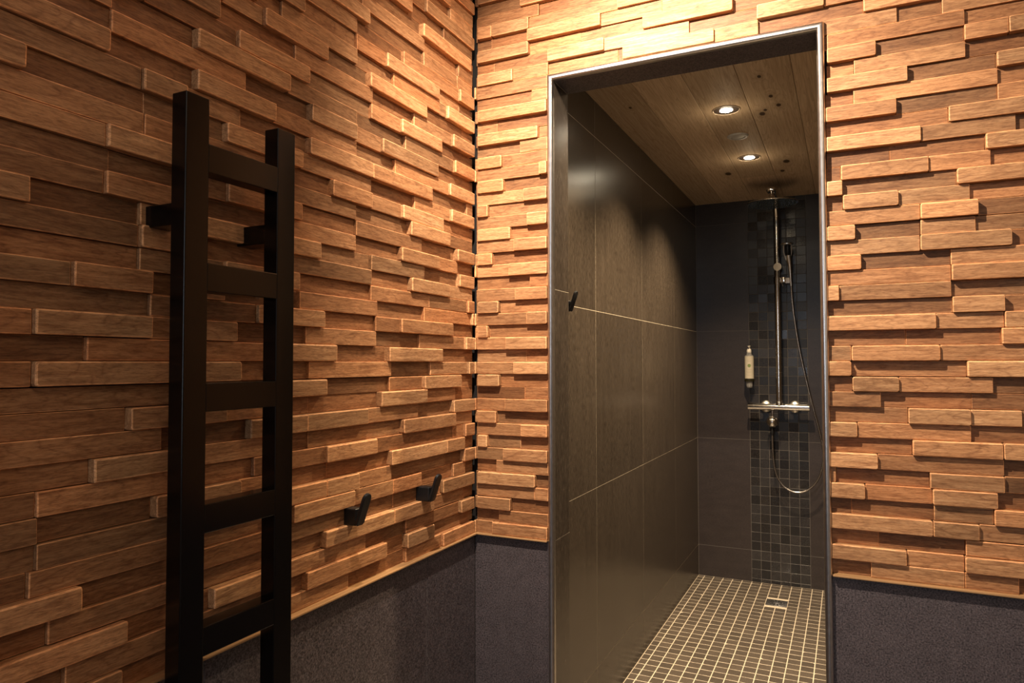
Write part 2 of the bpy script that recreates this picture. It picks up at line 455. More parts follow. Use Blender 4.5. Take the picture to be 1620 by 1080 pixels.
# ------------------------------------------------------------------ teak block cladding
LEFT='''0 -3.583:1 -3.494:2 -3.442:0 -3.303:1 -2.983:0 -2.795:1 -2.652:2
1 -3.580:0 -3.513:1 -3.164:0 -3.100:2 -2.870:0 -2.798:2 -2.690:0 -2.514:0
2 -3.588:2 -3.435:0 -3.299:2 -3.172:1 -2.932:0 -2.795:1 -2.570:2
3 -3.581:0 -3.533:1 -3.368:0 -3.054:2 -2.844:2 -2.693:1 -2.545:0
4 -3.589:2 -3.497:0 -3.348:1 -3.166:1 -2.969:0 -2.834:0 -2.660:1 -2.652:2
5 -3.583:0 -3.556:1 -3.369:0 -3.135:2 -2.972:1 -2.842:1 -2.734:0 -2.597:1 -2.539:0
6 -3.583:0 -3.548:1 -3.174:2 -3.051:2 -2.959:1 -2.848:0 -2.626:0 -2.554:2
7 -3.587:1 -3.547:0 -3.397:2 -3.248:1 -3.167:0 -3.040:0 -2.856:2 -2.635:2 -2.551:0
8 -3.584:0 -3.548:1 -3.371:0 -3.219:1 -3.052:2 -2.904:1 -2.597:1 -2.548:2
9 -3.585:0 -3.485:2 -3.356:1 -3.167:0 -3.091:0 -2.811:2 -2.594:1
10 -3.589:1 -3.386:0 -3.232:2 -3.103:2 -2.933:1 -2.748:0 -2.603:2
11 -3.586:0 -3.436:2 -3.278:1 -3.168:0 -3.090:0 -2.890:2 -2.720:1 -2.588:0
12 -3.587:0 -3.347:2 -3.053:0 -2.856:1 -2.731:2 -2.567:0
13 -3.591:1 -3.557:2 -3.252:0 -3.095:1 -2.850:0 -2.699:1 -2.529:2
14 -3.588:0 -3.493:1 -3.176:2 -3.026:0 -2.864:2 -2.653:0
15 -3.592:1 -3.558:2 -3.406:1 -3.349:2 -3.261:0 -3.103:1 -2.900:0 -2.743:1 -2.545:2
16 -3.589:0 -3.406:1 -3.218:2 -3.059:0 -2.904:1 -2.820:2 -2.607:0
17 -3.593:1 -3.514:2 -3.406:0 -3.349:2 -3.285:0 -3.120:1 -2.898:0 -2.726:1 -2.513:2
18 -3.590:0 -3.423:1 -3.284:2 -3.126:0 -2.919:1 -2.705:1 -2.533:2
19 -3.595:1 -3.425:2 -3.350:0 -3.171:1 -2.917:0 -2.782:2 -2.622:1
20 -3.599:2 -3.566:0 -3.423:1 -3.351:2 -3.072:0 -2.918:1 -2.726:0 -2.574:2
21 -3.596:1 -3.474:2 -3.362:0 -3.172:1 -2.966:0 -2.820:2 -2.667:1 -2.577:0
22 -3.592:0 -3.465:0 -3.357:1 -3.280:2 -3.120:0 -2.966:1 -2.737:0 -2.586:2
23 -3.597:1 -3.473:2 -3.234:1 -2.966:0 -2.787:2 -2.622:1
24 -3.597:1 -3.419:1 -3.347:1 -3.173:0 -3.041:2 -2.922:1 -2.816:2 -2.651:0
25 -3.602:2 -3.573:0 -3.417:0 -3.284:2 -3.119:1 -2.919:0 -2.765:1 -2.613:2
26 -3.599:1 -3.424:2 -3.354:1 -3.253:0 -3.102:2 -2.922:2 -2.701:0 -2.533:1
27 -3.603:2 -3.471:0 -3.339:2 -3.184:1 -2.967:0 -2.839:1 -2.622:2
28 -3.596:0 -3.467:1 -3.243:0 -3.098:2 -2.973:1 -2.889:2 -2.674:0
29 -3.530:1 -3.467:0 -3.340:2 -3.151:1 -2.966:0 -2.802:1 -2.599:2
30 -3.453:2 -3.422:1 -3.264:2 -3.105:0 -2.920:1 -2.822:2 -2.660:0
31 -3.387:2 -3.299:0 -3.134:1 -2.916:0 -2.768:1 -2.608:2
32 -3.292:1 -3.210:2 -3.056:0 -2.930:2 -2.723:0 -2.547:0
33 -3.225:0 -3.167:1 -2.965:0 -2.845:1 -2.663:1 -2.631:2
34 -3.184:2 -3.118:0 -2.967:1 -2.875:2 -2.669:0 -2.559:0
35 -3.108:1 -2.965:0 -2.808:1 -2.574:2
36 -3.059:2 -2.933:0 -2.728:1 -2.581:1
37 -3.006:0 -2.950:1 -2.726:0 -2.575:1
38 -2.987:2 -2.910:0 -2.739:2 -2.520:0
39 -2.885:2 -2.785:0 -2.707:0 -2.643:1
40 -2.806:1 -2.727:2
41 -2.747:0 -2.614:1
42 -2.716:2 -2.620:1
43 -2.661:2
44 -2.609:0'''
TOP='''0 -0.071:1 -0.026:2
1 -0.074:0 -0.010:1
2 -0.067:2 0.024:0
3 -0.071:1 0.087:1
4 -0.067:2 0.090:0
5 -0.074:0 -0.017:1
6 -0.071:1 0.004:2
7 -0.067:2 -0.040:0 0.047:0
8 -0.071:1 0.052:2
9 -0.067:2 -0.015:0
10 -0.071:1 0.009:2
11 -0.074:0 0.059:0
12 -0.067:2 -0.006:0
13 -0.071:1 0.032:2
14 -0.074:0 0.063:0
15 -0.071:1 0.011:2
16 -0.067:2 -0.038:0
17 -0.071:1 0.068:2
18 -0.067:2 -0.008:0
19 -0.071:1 0.037:2
20 -0.074:0 0.075:1
21 -0.071:1 0.020:2
22 -0.067:2 -0.026:0
23 -0.071:1 0.034:2
24 -0.067:2 0.024:0
25 -0.071:1 0.070:2
26 -0.067:2 -0.038:0
27 -0.071:1 0.060:2
28 -0.067:2 0.006:0
29 -0.071:1 0.102:2
30 -0.067:2 0.001:1
31 -0.074:0 0.049:1
32 -0.067:2 0.099:0
33 -0.074:0 -0.016:0
34 -0.067:2
35 -0.074:0 0.081:1
36 -0.071:1
37 -0.067:2 0.031:1 0.124:0 0.300:0 0.313:2 0.520:1 0.611:0 0.812:2
38 -0.074:0 -0.025:0 0.125:2 0.268:1 0.465:0 0.609:2
39 -0.067:2 0.074:0 0.208:0 0.361:2 0.560:0 0.651:1
40 -0.074:0 -0.032:0 0.071:2 0.260:1 0.406:1 0.521:0 0.639:2
41 -0.067:2 -0.027:2 0.075:1 0.302:2 0.425:0
42 -0.071:1 0.101:0 0.278:2
43 -0.074:0 0.052:2 0.183:1
44 -0.067:2 0.100:0'''
RIGHT='''0 0.729:0 0.808:1 0.965:1
1 0.730:2 0.871:1 0.965:2
2 0.730:0 0.823:0 0.967:1
3 0.731:2 0.915:2
4 0.731:0 0.776:0 0.917:1
5 0.732:2 0.801:1 0.915:2 1.019:0
6 0.732:1 0.749:0 0.911:2 1.030:1
7 0.733:2 0.824:1 1.030:0
8 0.733:0 0.883:2 1.029:2
9 0.733:2 0.789:1 0.980:0
10 0.734:0 0.877:2 0.980:1
11 0.734:1 0.831:0 0.982:0
12 0.734:0 0.781:2 0.863:1
13 0.735:2 0.780:0 0.975:2
14 0.735:1 0.780:2 0.933:1
15 0.736:0 0.876:0 1.030:2
16 0.736:2 0.927:1
17 0.736:0 0.954:2
18 0.737:2 0.760:1 0.953:0
19 0.738:1 0.953:2
20 0.738:2 0.801:0 0.953:1
21 0.738:1 0.903:2 1.050:0
22 0.739:2 0.791:0 0.904:1
23 0.739:1 0.904:2 0.999:0
24 0.739:0 0.769:2 0.868:1
25 0.740:2 0.769:0 0.965:2
26 0.740:0 0.766:2 0.920:1
27 0.741:0 0.854:0 1.012:2
28 0.742:2 0.908:1 1.060:0
29 0.742:0 0.954:2
30 0.742:2 0.867:0 1.033:1
31 0.742:0 0.791:1 1.034:0
32 0.743:2 0.887:0 1.032:2
33 0.743:0 0.793:1 0.984:0
34 0.744:2 0.833:0 0.982:2 1.052:2
35 0.737:0 0.744:1 0.984:0
36 0.735:1 0.871:0'''

def parse(t):
    d = {}
    for ln in t.strip().split('\n'):
        q = ln.split(); d[int(q[0])] = [(float(a.split(':')[0]), int(a.split(':')[1])) for a in q[1:]]
    return d
LV = (0.0, 0.0070, 0.0140)
def cladding(name, parent, mat, axis, base, rows, lo, hi, seed, flip):
    """rows: {row: [(start, level), ...]}; lo / hi give the row's extent"""
    rnd = random.Random(seed); A = Attr()
    for k, segs in sorted(rows.items()):
        a0, a1 = lo(k), hi(k)
        segs = [s for s in segs if s[0] < a1 - 0.004]
        pre = []
        if axis == 'y' and segs and k < 29: segs[0] = (segs[0][0]-rnd.uniform(0.01, 0.07), segs[0][1])
        first = segs[0][0] if segs else a1
        p = first; lastlv = segs[0][1] if segs else 0
        while p > a0 + 0.002:                      # parts of the row the photograph does not show
            L = rnd.uniform(0.05, 0.17); p2 = max(a0, p-L)
            if p2 - a0 < 0.03: p2 = a0
            lv = rnd.choice([q for q in (0, 1, 2) if q != lastlv]); lastlv = lv
            pre.insert(0, (p2, lv)); p = p2
        segs = pre + segs
        if segs and segs[0][0] > a0: segs[0] = (a0, segs[0][1])
        tail = segs[-1][0]
        while a1 - tail > 0.30:
            tail += rnd.uniform(0.07, 0.2); lv = rnd.choice([q for q in (0, 1, 2) if q != segs[-1][1]])
            segs.append((tail, lv))
        for i, (s, lv) in enumerate(segs):
            e = segs[i+1][0] if i+1 < len(segs) else a1
            if e - s < 0.004: continue
            g = rnd.uniform(0.00015, 0.0005)
            z0 = ROW0 + k*DZ + rnd.uniform(0.0001, 0.0005); z1 = ROW0 + (k+1)*DZ - rnd.uniform(0.0001, 0.0007)
            if k % 10 == 2: z1 -= 0.0009
            a, b = s+g, e-g
            h = LV[lv] + rnd.uniform(-0.0009, 0.0009)
            c = (0.0007, 0.0013, 0.0020)[lv]*rnd.uniform(0.7, 1.25)
            c = min(c, (b-a)*0.3)
            tl = rnd.uniform(-0.0006, 0.0006); tz = rnd.uniform(-0.0004, 0.0004)
            def P(al, z, d):
                d2 = d + (tl*((al-a)/(b-a)-0.5)*2 + tz*((z-z0)/DZ-0.5)*2 if d > 0 else 0)
                return (base[1]+base[0]*d2*1.0, al, z) if axis == 'y' else (al, base[1]+base[0]*d2, z)
            def loop(ins, d, rr):
                """rounded rectangle inset by ins with corner cut rr"""
                A0, A1, Z0, Z1 = a+ins, b-ins, z0+ins, z1-ins
                rr = max(rr-ins*0.5, 0.0002)
                pts = []
                for cx, cz, st in ((A1-rr, Z1-rr, 0), (A0+rr, Z1-rr, 90), (A0+rr, Z0+rr, 180), (A1-rr, Z0+rr, 270)):
                    for t in (0, 45, 90):
                        an = math.radians(st+t); pts.append(P(cx+rr*math.cos(an), cz+rr*math.sin(an), d))
                return pts
            rr = min((0.0004, 0.0010, 0.0026)[lv]*rnd.uniform(0.5, 1.4), (b-a)*0.35)
            dd = 0.010
            R = [loop(0, -dd, rr), loop(0, h-c, rr), loop(c*0.30, h-c*0.30, rr), loop(c, h, rr)]
            tone = min(1.1, max(-0.1, rnd.gauss(0.11+0.26*lv, 0.18)))  # sawn high blocks paler; recess shade painted into low levels
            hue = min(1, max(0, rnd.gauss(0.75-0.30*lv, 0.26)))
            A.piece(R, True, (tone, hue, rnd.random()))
    return A.build(name, mat, parent, flip)

L_ROWS, T_ROWS, R_ROWS = parse(LEFT), parse(TOP), parse(RIGHT)
for k in range(45, 48): L_ROWS[k] = []; T_ROWS[k] = []
def merge_top():
    out = {}
    for k, v in T_ROWS.items():
        if k >= 37: out[k] = v
    return out
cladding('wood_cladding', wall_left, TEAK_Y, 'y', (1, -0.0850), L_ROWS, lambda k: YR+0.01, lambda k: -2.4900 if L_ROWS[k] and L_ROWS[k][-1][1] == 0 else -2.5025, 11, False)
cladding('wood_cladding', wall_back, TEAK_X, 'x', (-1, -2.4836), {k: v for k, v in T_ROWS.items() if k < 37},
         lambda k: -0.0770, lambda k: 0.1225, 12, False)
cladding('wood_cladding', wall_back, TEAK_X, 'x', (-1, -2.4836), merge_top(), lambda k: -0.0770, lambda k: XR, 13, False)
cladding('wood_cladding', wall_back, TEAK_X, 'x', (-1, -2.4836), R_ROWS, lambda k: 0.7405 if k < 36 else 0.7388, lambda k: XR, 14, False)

# oak ledges and the metal edge of the opening
bm = bbox_bm(-0.0930, XL, YR+0.01, YB, ZT0, ZT1, 0.0012); struct(link('trim_1', bm, STRIP_Y, None, 'hard'))
bm = bbox_bm(XL-0.0130, 0.1225, YB, -2.4756, ZT0, ZT1, 0.0012); struct(link('trim_2', bm, STRIP_X, None, 'hard'))
bm = bbox_bm(0.7405, XR, YB, -2.4756, ZT0, ZT1, 0.0012); struct(link('trim_3', bm, STRIP_X, None, 'hard'))

def edge_profile():
    """half-round metal edge mitred round the opening"""
    W = 0.0145; bm = bmesh.new(); prof = []
    # (distance outwards from the reveal face, y)
    prof = [(0.0, -2.4885), (0.0, -2.4950)]
    for k in range(0, 13):
        a = PI*k/12
        prof.append((W*0.5 - W*0.5*math.cos(a), -2.4960 - 0.0078*math.sin(a)))
    prof += [(W, -2.4950), (W, -2.4885)]
    path = [(JX0, -0.0005, -1, 0), (JX0, ZH, -1, 1), (JX1, ZH, 1, 1), (JX1, -0.0005, 1, 0)]
    rings = []
    for x, z, sx, sz in path:
        rings.append([bm.verts.new((x+sx*d, y, z+sz*d)) for d, y in prof])
    for a, b in zip(rings, rings[1:]):
        for i in range(len(prof)-1): bm.faces.new((a[i], b[i], b[i+1], a[i+1]))
    fixn(bm)
    return bm
struct(link('trim_4', edge_profile(), STEEL, None, True, 50))

# ------------------------------------------------------------------ shower
bm = bmesh.new(); box(bm, -0.10, -0.0004, YJ, 0.1, -0.05, CEIL_S)
ws_l = struct(link('wall_shower_left', bm, GROUT_L))
tiles('wall_tiles', ws_l, TILE_SH, (-0.0012, 0, 0), (0, 1, 0), (0, 0, 1), (1, 0, 0),
      [YJ, -2.3719+0.0, -1.7719, -1.1719, -0.5719, 0][1:] if False else [YJ, -1.7719, -1.1719, -0.5719, 0], [0]+ZG+[CEIL_S], gap=0.0018, seed=21)
bm = bmesh.new(); box(bm, -0.0004, SHX+0.1, 0.0004, 0.1, -0.05, CEIL_S)
ws_b = struct(link('wall_shower_back', bm, GROUT_W))
MX0, MX1 = 0.2850, 0.5820
tiles('wall_tiles', ws_b, TILE_BK, (0, 0.0012, 0), (1, 0, 0), (0, 0, 1), (0, -1, 0),
      [0.0003, MX0], [0]+ZG+[CEIL_S], gap=0.0018, seed=22)
tiles('wall_tiles', ws_b, TILE_BK, (0, 0.0012, 0), (1, 0, 0), (0, 0, 1), (0, -1, 0),
      [MX1, SHX], [0]+ZG+[CEIL_S], gap=0.0018, seed=23)
zs = [0]+[0.171+0.05*k for k in range(-3, 39)]
tiles('mosaic_tiles', ws_b, MOS_W, (0, 0.0004, 0), (1, 0, 0), (0, 0, 1), (0, -1, 0),
      [MX0+(MX1-MX0)*k/6 for k in range(7)], zs+[CEIL_S], gap=0.0022, tilt=0.022, seed=24)
bm = bmesh.new(); box(bm, SHX+0.0004, SHX+0.1, YJ, 0.0004, -0.05, CEIL_S)
ws_r = struct(link('wall_shower_right', bm, GROUT_L))
tiles('wall_tiles', ws_r, TILE_SH, (SHX+0.0012, 0, 0), (0, 1, 0), (0, 0, 1), (-1, 0, 0),
      [YJ, -1.7719, -1.1719, -0.5719, 0], [0]+ZG+[CEIL_S], gap=0.0018, seed=25)
# mosaic floor of the shower with a gap for the drain
bm = bmesh.new(); box(bm, -0.10, SHX+0.1, YJ, 0.1, -0.15, -0.0004)
fl_s = struct(link('floor', bm, GROUT_F))
fx = [0.0]+[0.0335+0.0505*k for k in range(16)]+[SHX]
fy = sorted([0.0]+[-0.0345-0.05*k for k in range(48)])
fy = [y for y in fy if y > YJ+0.01]; fy = [YJ]+fy
DR = (0.438, -0.3095, 0.0555)
tiles('floor_mosaic', fl_s, MOS_F, (0, 0, -0.0012), (1, 0, 0), (0, 1, 0), (0, 0, 1), fx, fy, gap=0.0036, tilt=0.012,
      skip=lambda u, v: abs(u-DR[0]) < DR[2] and abs(v-DR[1]) < DR[2], seed=26)
# pine ceiling: boards run into the shower
bm = bmesh.new(); box(bm, -0.10, SHX+0.1, YJ, 0.1, CEIL_S+0.002, CEIL_S+0.12)
ce_s = struct(link('ceiling', bm, DARKBACK))
A = Attr(); rnd = random.Random(31)
bx = [-0.003+0.159*k for k in range(6)]+[SHX]
for i in range(len(bx)-1):
    cuts = [YJ, 0.0]
    if i == 1: cuts = [YJ, -0.62, 0.0] if False else cuts
    if i == 2: cuts = [YJ, -0.50, 0.0]
    for y0, y1 in zip(cuts, cuts[1:]):
        a, b = max(bx[i], 0)+0.0004, bx[i+1]-0.0004; z = CEIL_S
        c = 0.0016
        R = [[(a, y0+.0003, z+0.004), (b, y0+.0003, z+0.004), (b, y1-.0003, z+0.004), (a, y1-.0003, z+0.004)],
             [(a, y0+.0003, z+c), (b, y0+.0003, z+c), (b, y1-.0003, z+c), (a, y1-.0003, z+c)],
             [(a+c, y0+c*.4, z), (b-c, y0+c*.4, z), (b-c, y1-c*.4, z), (a+c, y1-c*.4, z)]]
        A.piece(R, True, (rnd.random(), rnd.random(), rnd.random()))
A.build('ceiling_boards', PINE, ce_s, flip=True)

# ------------------------------------------------------------------ towel radiator
def radiator():
    r = empty('towel_radiator', (0, 0, 0),
              'tall black ladder-shaped towel radiator standing off the teak block wall', 'towel radiator')
    y0, y1, y2, y3 = -3.4170, -3.3795, -3.2540, -3.2170
    D = 0.027
    for a, b in ((y0, y1), (y2, y3)):
        link('upright', bbox_bm(-D, 0, a, b, 0.16, 1.5505, 0.0016, 4), BLACK, r, 'hard')
    tops = [1.4899-0.1613*k for k in range(9)]
    for k, zt in enumerate(tops):
        if zt < 0.2: break
        bm = bbox_bm(-D, -0.00015, y1-0.0012, y2+0.0012, zt-0.0385, zt, 0.0011, 2)
        link('rung', bm, BLACK, r, 'hard')
    for a in (y0, y2):
        for z in (1.3760, 0.36):
            b = link('wall_bracket', bbox_bm(-0.0855, -D+0.0005, a+0.002, a+0.0345, z, z+0.0295, 0.0014, 2), BLACK, r, 'hard')
    return r
radiator()

# ------------------------------------------------------------------ coat hooks
def hook_meshes():
    W = 0.0225                       # width along the wall
    # base block
    b = bbox_bm(-0.012, 0.0245, 0.0005, W-0.0005, 0.0, 0.0315, 0.0025, 3)
    # tongue: flat bar leaning outwards with a round end
    t = bmesh.new(); n = 14; rings = []
    T = 0.0065; L = 0.0635; lean = math.radians(19)
    outline = [(0, 0.004), (0.004, 0)] + [(W-0.004, 0), (W, 0.004)]
    for k in range(n+1):
        a = PI*k/n; outline.append((W/2+W/2*math.cos(a), L-W/2+W/2*math.sin(a)))
    dirv = Vector((math.sin(lean), 0, math.cos(lean))); nor = Vector((math.cos(lean), 0, -math.sin(lean)))
    o = Vector((0.0205, 0, 0.0012))
    for ins, d in ((0.0011, 0), (0, 0.0011), (0, T-0.0011), (0.0011, T)):
        ring = []
        for y, s in outline:
            cy, cs = W/2, L/2
            yy = cy+(y-cy)*(1-2*ins/W); ss = cs+(s-cs)*(1-2*ins/L)
            ring.append(t.verts.new(o + dirv*ss + nor*d + Vector((0, yy, 0))))
        rings.append(ring)
    m = len(outline)
    for a, c in zip(rings, rings[1:]):
        for k in range(m): t.faces.new((a[k], a[(k+1) % m], c[(k+1) % m], c[k]))
    t.faces.new(rings[0]); t.faces.new(rings[-1]); fixn(t)
    return b, t
hooks = [((-0.0755, -2.9985, 0.8925), 'black coat hook on the teak wall, the one nearer the towel radiator', 'coat hooks on the teak wall'),
         ((-0.0755, -2.7475, 0.8925), 'black coat hook on the teak wall, the one nearer the room corner', 'coat hooks on the teak wall'),
         ((0.0040, -2.1000, 1.3480), 'black coat hook on the grey shower tiles behind the metal door edge', None)]
for i, (loc, lab, grp) in enumerate(hooks):
    if i == 0:
        h = empty('coat_hook', loc, lab, 'coat hook', grp)
        b, t = hook_meshes()
        kids = [link('hook_base', b, BLACKH, h, 'hard'), link('hook_tongue', t, BLACKH, h, True, 40)]
        first = h
    else:
        h = first.copy(); COL.objects.link(h); h.location = loc; h['label'] = lab
        if grp: h['group'] = grp
        elif 'group' in h: del h['group']
        for k in kids:
            c = k.copy(); COL.objects.link(c); c.parent = h

# ------------------------------------------------------------------ downlights, ceiling speaker
def fixture(loc):
    x, y, z = loc
    r = empty('downlight', (x, y, z))
    bm = bmesh.new(); lathe(bm, [(0.0455, -0.0002), (0.0490, -0.0002), (0.0490, -0.0016), (0.0472, -0.0028), (0.0455, -0.0028), (0.0440, -0.0010)], (0, 0, 0), 'z', 48, False); fixn(bm)
    link('lamp_ring', bm, RINGM, r, True, 40)
    bm = bmesh.new(); lathe(bm, [(0.0462, -0.0003), (0.0462, -0.0008), (0.0225, -0.0012), (0.0225, -0.0003)], (0, 0, 0), 'z', 48, False); fixn(bm)
    link('baffle', bm, BAFFLE, r, True, 40)
    bm = bmesh.new(); lathe(bm, [(0.0222, -0.0004), (0.0222, -0.0014), (0.018, -0.0034), (0.010, -0.0048), (0.003, -0.0052)], (0, 0, 0), 'z', 32); fixn(bm)
    link('bulb', bm, BULB, r, True, 60)
    return r
labs = [('shower ceiling downlight nearest the shower head', SHOW[0], CEIL_S), ('shower ceiling downlight in front of the white round ceiling speaker', SHOW[1], CEIL_S),
        (None, SHOW[2], CEIL_S),
        (None, ASSUMED_DOWN[0], ZC), (None, ASSUMED_DOWN[1], ZC)]
f0 = None
for lab, (x, y), z in labs:
    if f0 is None: f0 = f = fixture((x, y, z))
    else:
        f = f0.copy(); COL.objects.link(f); f.location = (x, y, z)
        for k in f0.children:
            c = k.copy(); COL.objects.link(c); c.parent = f
    if lab: f['label'] = lab; f['category'] = 'downlight'; f['group'] = 'shower downlights'
    else:                                   # assumed lamps outside the view stay parts of their ceiling
        for q in ('label', 'category', 'group'):
            if q in f: del f[q]
        f.parent = ce_s if z == CEIL_S else ceil_d

# frame added round the ceiling fill light; bare frame added round the cool light behind the camera
bm = bmesh.new()
for a, b, c, d in ((0.86, 0.90, -4.94, -3.66), (2.10, 2.14, -4.94, -3.66), (0.90, 2.10, -4.94, -4.90), (0.90, 2.10, -3.70, -3.66)):
    box(bm, a, b, c, d, ZC-0.012, ZC-0.0005)
link('fill_frame', bm, WHITEP, ceil_d)
bm = bmesh.new()
for a, b, c, d in ((0.42, 0.46, 0.80, 2.04), (0.74, 0.78, 0.80, 2.04), (0.46, 0.74, 0.80, 0.835), (0.46, 0.74, 2.005, 2.04)):
    box(bm, a, b, YR-0.01, YR+0.045, c, d)
struct(link('assumed_window', bm, PLASTER))  # assumed window, unseen; only a frame added round the cool area light

sp = empty('ceiling_speaker', (0.393, -1.175, CEIL_S), 'small round white ceiling speaker between the two shower downlights', 'speaker')
bm = bmesh.new(); lathe(bm, [(0.0275, -0.0002), (0.0275, -0.0052), (0.030, -0.0060), (0.037, -0.0052), (0.0405, -0.0030), (0.0410, -0.0002)], (0, 0, 0), 'z', 48, False); fixn(bm)
link('speaker_rim', bm, WHITEP, sp, True, 50)
bm = bmesh.new(); lathe(bm, [(0.0278, -0.0030), (0.020, -0.0044), (0.010, -0.0052), (0.001, -0.0054)], (0, 0, 0), 'z', 48); fixn(bm)
link('speaker_grille', bm, WHITEP, sp, True, 50)

# ------------------------------------------------------------------ shower column
sc = empty('shower_column', (0.439, 0, 0.95), 'chrome thermostatic shower column with a round rain head on the dark mosaic strip', 'shower')
def part(name, bm, mat, parent=sc, auto=40, off=(0.439, 0, 0.95)):
    bmesh.ops.translate(bm, verts=bm.verts, vec=-Vector(off)); fixn(bm)
    return link(name, bm, mat, parent, True, auto)
YP = -0.070
bm = bmesh.new(); zb = 0.957
tube(bm, [(0.2825, YP, zb), (0.2840, YP, zb), (0.3160, YP, zb)], [0.0155, 0.0172, 0.0172], 32)
cold = part('temperature_handle', bm, CHROME)
bm = bmesh.new(); tube(bm, [(0.5540, YP, zb), (0.5905, YP, zb), (0.5920, YP, zb)], [0.0172, 0.0172, 0.0155], 32)
part('flow_handle', bm, CHROME)
bm = bmesh.new(); tube(bm, [(0.3185, YP, zb), (0.5515, YP, zb)], 0.0168, 32)
tube(bm, [(0.3155, YP, zb), (0.3190, YP, zb)], 0.0145, 24); tube(bm, [(0.5510, YP, zb), (0.5545, YP, zb)], 0.0145, 24)
part('mixer_bar', bm, CHROME)
for x in (0.3700, 0.5170):
    bm = bmesh.new()
    lathe(bm, [(0.0320, 0.0), (0.0325, -0.008), (0.0300, -0.013), (0.0240, -0.0175), (0.0170, -0.0205), (0.0150, -0.022), (0.0150, YP+0.004)], (x, 0, zb), 'y', 40)
    part('wall_rosette', bm, CHROME_S)
bm = bmesh.new()
lathe(bm, [(0.0185, 0), (0.0185, 0.014), (0.0160, 0.018)], (0.4425, YP, zb+0.012), 'z', 24)
part('riser_collar', bm, CHROME)
# riser, arm
arm = catmull([(0.4425, YP, zb+0.014), (0.4422, YP, 1.25), (0.4415, YP, 1.60), (0.4405, YP, 1.93), (0.4402, YP-0.006, 1.985), (0.4405, YP-0.040, 2.028),
               (0.4415, YP-0.095, 2.045), (0.4420, -0.24, 2.052), (0.4425, -0.345, 2.055)], 10)
bm = bmesh.new(); tube(bm, arm, 0.0155, 28)
part('riser_pipe', bm, CHROME)
bm = bmesh.new(); lathe(bm, [(0.0095, 0), (0.0105, -0.002), (0.0105, -0.003)], (0.4415, YP, 1.13), 'z', 20, False)
tube(bm, [(0.4425, YP, 1.140), (0.4425, YP, 1.1425)], 0.0161, 28); tube(bm, [(0.4422, YP, 1.245), (0.4422, YP, 1.2475)], 0.0161, 28)
part('pipe_joint', bm, STEEL)
bm = bmesh.new(); box(bm, 0.4215, 0.4645, -0.3950, -0.3350, 2.0410, 2.0660); bevel(bm, 0.0095, 5)
part('arm_end', bm, CHROME)
HC = (0.4440, -0.3650)
bm = bmesh.new(); lathe(bm, [(0.0100, 2.046), (0.0100, 2.030), (0.0150, 2.024), (0.0150, 2.006), (0.0190, 2.001), (0.0210, 1.994)], (*HC, 0), 'z', 28)
part('swivel', bm, CHROME)
bm = bmesh.new(); lathe(bm, [(0.004, 1.9965), (0.030, 1.9960), (0.100, 1.9915), (0.1215, 1.9880), (0.1235, 1.9855), (0.1215, 1.9835), (0.119, 1.9830)], (*HC, 0), 'z', 72)
head = part('rain_head', bm, CHROME)
bm = bmesh.new(); lathe(bm, [(0.1180, 1.9832), (0.1180, 1.9822), (0.002, 1.9820)], (*HC, 0), 'z', 64)
part('head_plate', bm, DISCM, head)
bm = bmesh.new()
for ring, cnt in ((0.012, 5), (0.026, 10), (0.041, 14), (0.057, 20), (0.074, 26), (0.091, 32), (0.107, 38)):
    for k in range(cnt):
        a = 2*PI*(k+0.3*(cnt % 3))/cnt
        lathe(bm, [(0.0040, 1.9822), (0.0037, 1.9800), (0.0022, 1.9792)], (HC[0]+ring*math.cos(a), HC[1]+ring*math.sin(a), 0), 'z', 7)
part('nozzles', bm, RUBBER, head)['kind'] = 'stuff'
# wall fixing of the riser with its round cap, and the sliding holder
bm = bmesh.new()
lathe(bm, [(0.0180, 0.0), (0.0180, -0.006), (0.0120, -0.012), (0.0110, YP)], (0.4412, 0, 1.690), 'y', 28)
part('wall_fixing', bm, CHROME)
bm = bmesh.new()
lathe(bm, [(0.0140, YP+0.014), (0.0205, YP+0.010), (0.0222, YP-0.004), (0.0222, YP-0.016), (0.0205, YP-0.0195)], (0.4440, 0, 1.704), 'y', 40)
part('fixing_cap', bm, CHROME)
bm = bmesh.new(); box(bm, 0.4600, 0.4850, YP-0.018, YP+0.010, 1.6190, 1.6480); bevel(bm, 0.0025, 2)
box(bm, 0.4830, 0.5050, YP-0.014, YP+0.006, 1.6150, 1.6430)
hold = part('handset_holder', bm, CHROME)
bm = bmesh.new(); tube(bm, [(0.4418, YP, 1.6150), (0.4418, YP, 1.6520)], 0.0192, 28)
tube(bm, [(0.452, YP, 1.633), (0.463, YP-0.002, 1.633)], 0.0085, 16)
part('slide_ring', bm, CHROME, hold)
bm = bmesh.new(); tube(bm, [(0.4645, YP-0.014, 1.620), (0.4665, YP-0.018, 1.612), (0.4715, YP-0.022, 1.599)], 0.0013, 8)
part('holder_pin', bm, CHROME, hold)
# diverter ball and hose outlet
bm = bmesh.new(); tube(bm, [(0.4080, YP-0.002, 0.946), (0.4075, YP-0.002, 0.905)], [0.0050, 0.0058], 16)
part('outlet_stem', bm, CHROME)
bm = bmesh.new(); bmesh.ops.create_uvsphere(bm, u_segments=40, v_segments=24, radius=0.0305)
bmesh.ops.translate(bm, verts=bm.verts, vec=(0.4070, YP-0.002, 0.879))
ball = part('diverter_ball', bm, CHROME, auto=60)
bm = bmesh.new(); lathe(bm, [(0.0052, 0.853), (0.0068, 0.848), (0.0068, 0.838), (0.0082, 0.834), (0.0082, 0.812), (0.0058, 0.806)], (0.4060, YP-0.002, 0), 'z', 20)
part('hose_nut', bm, BLACKH)

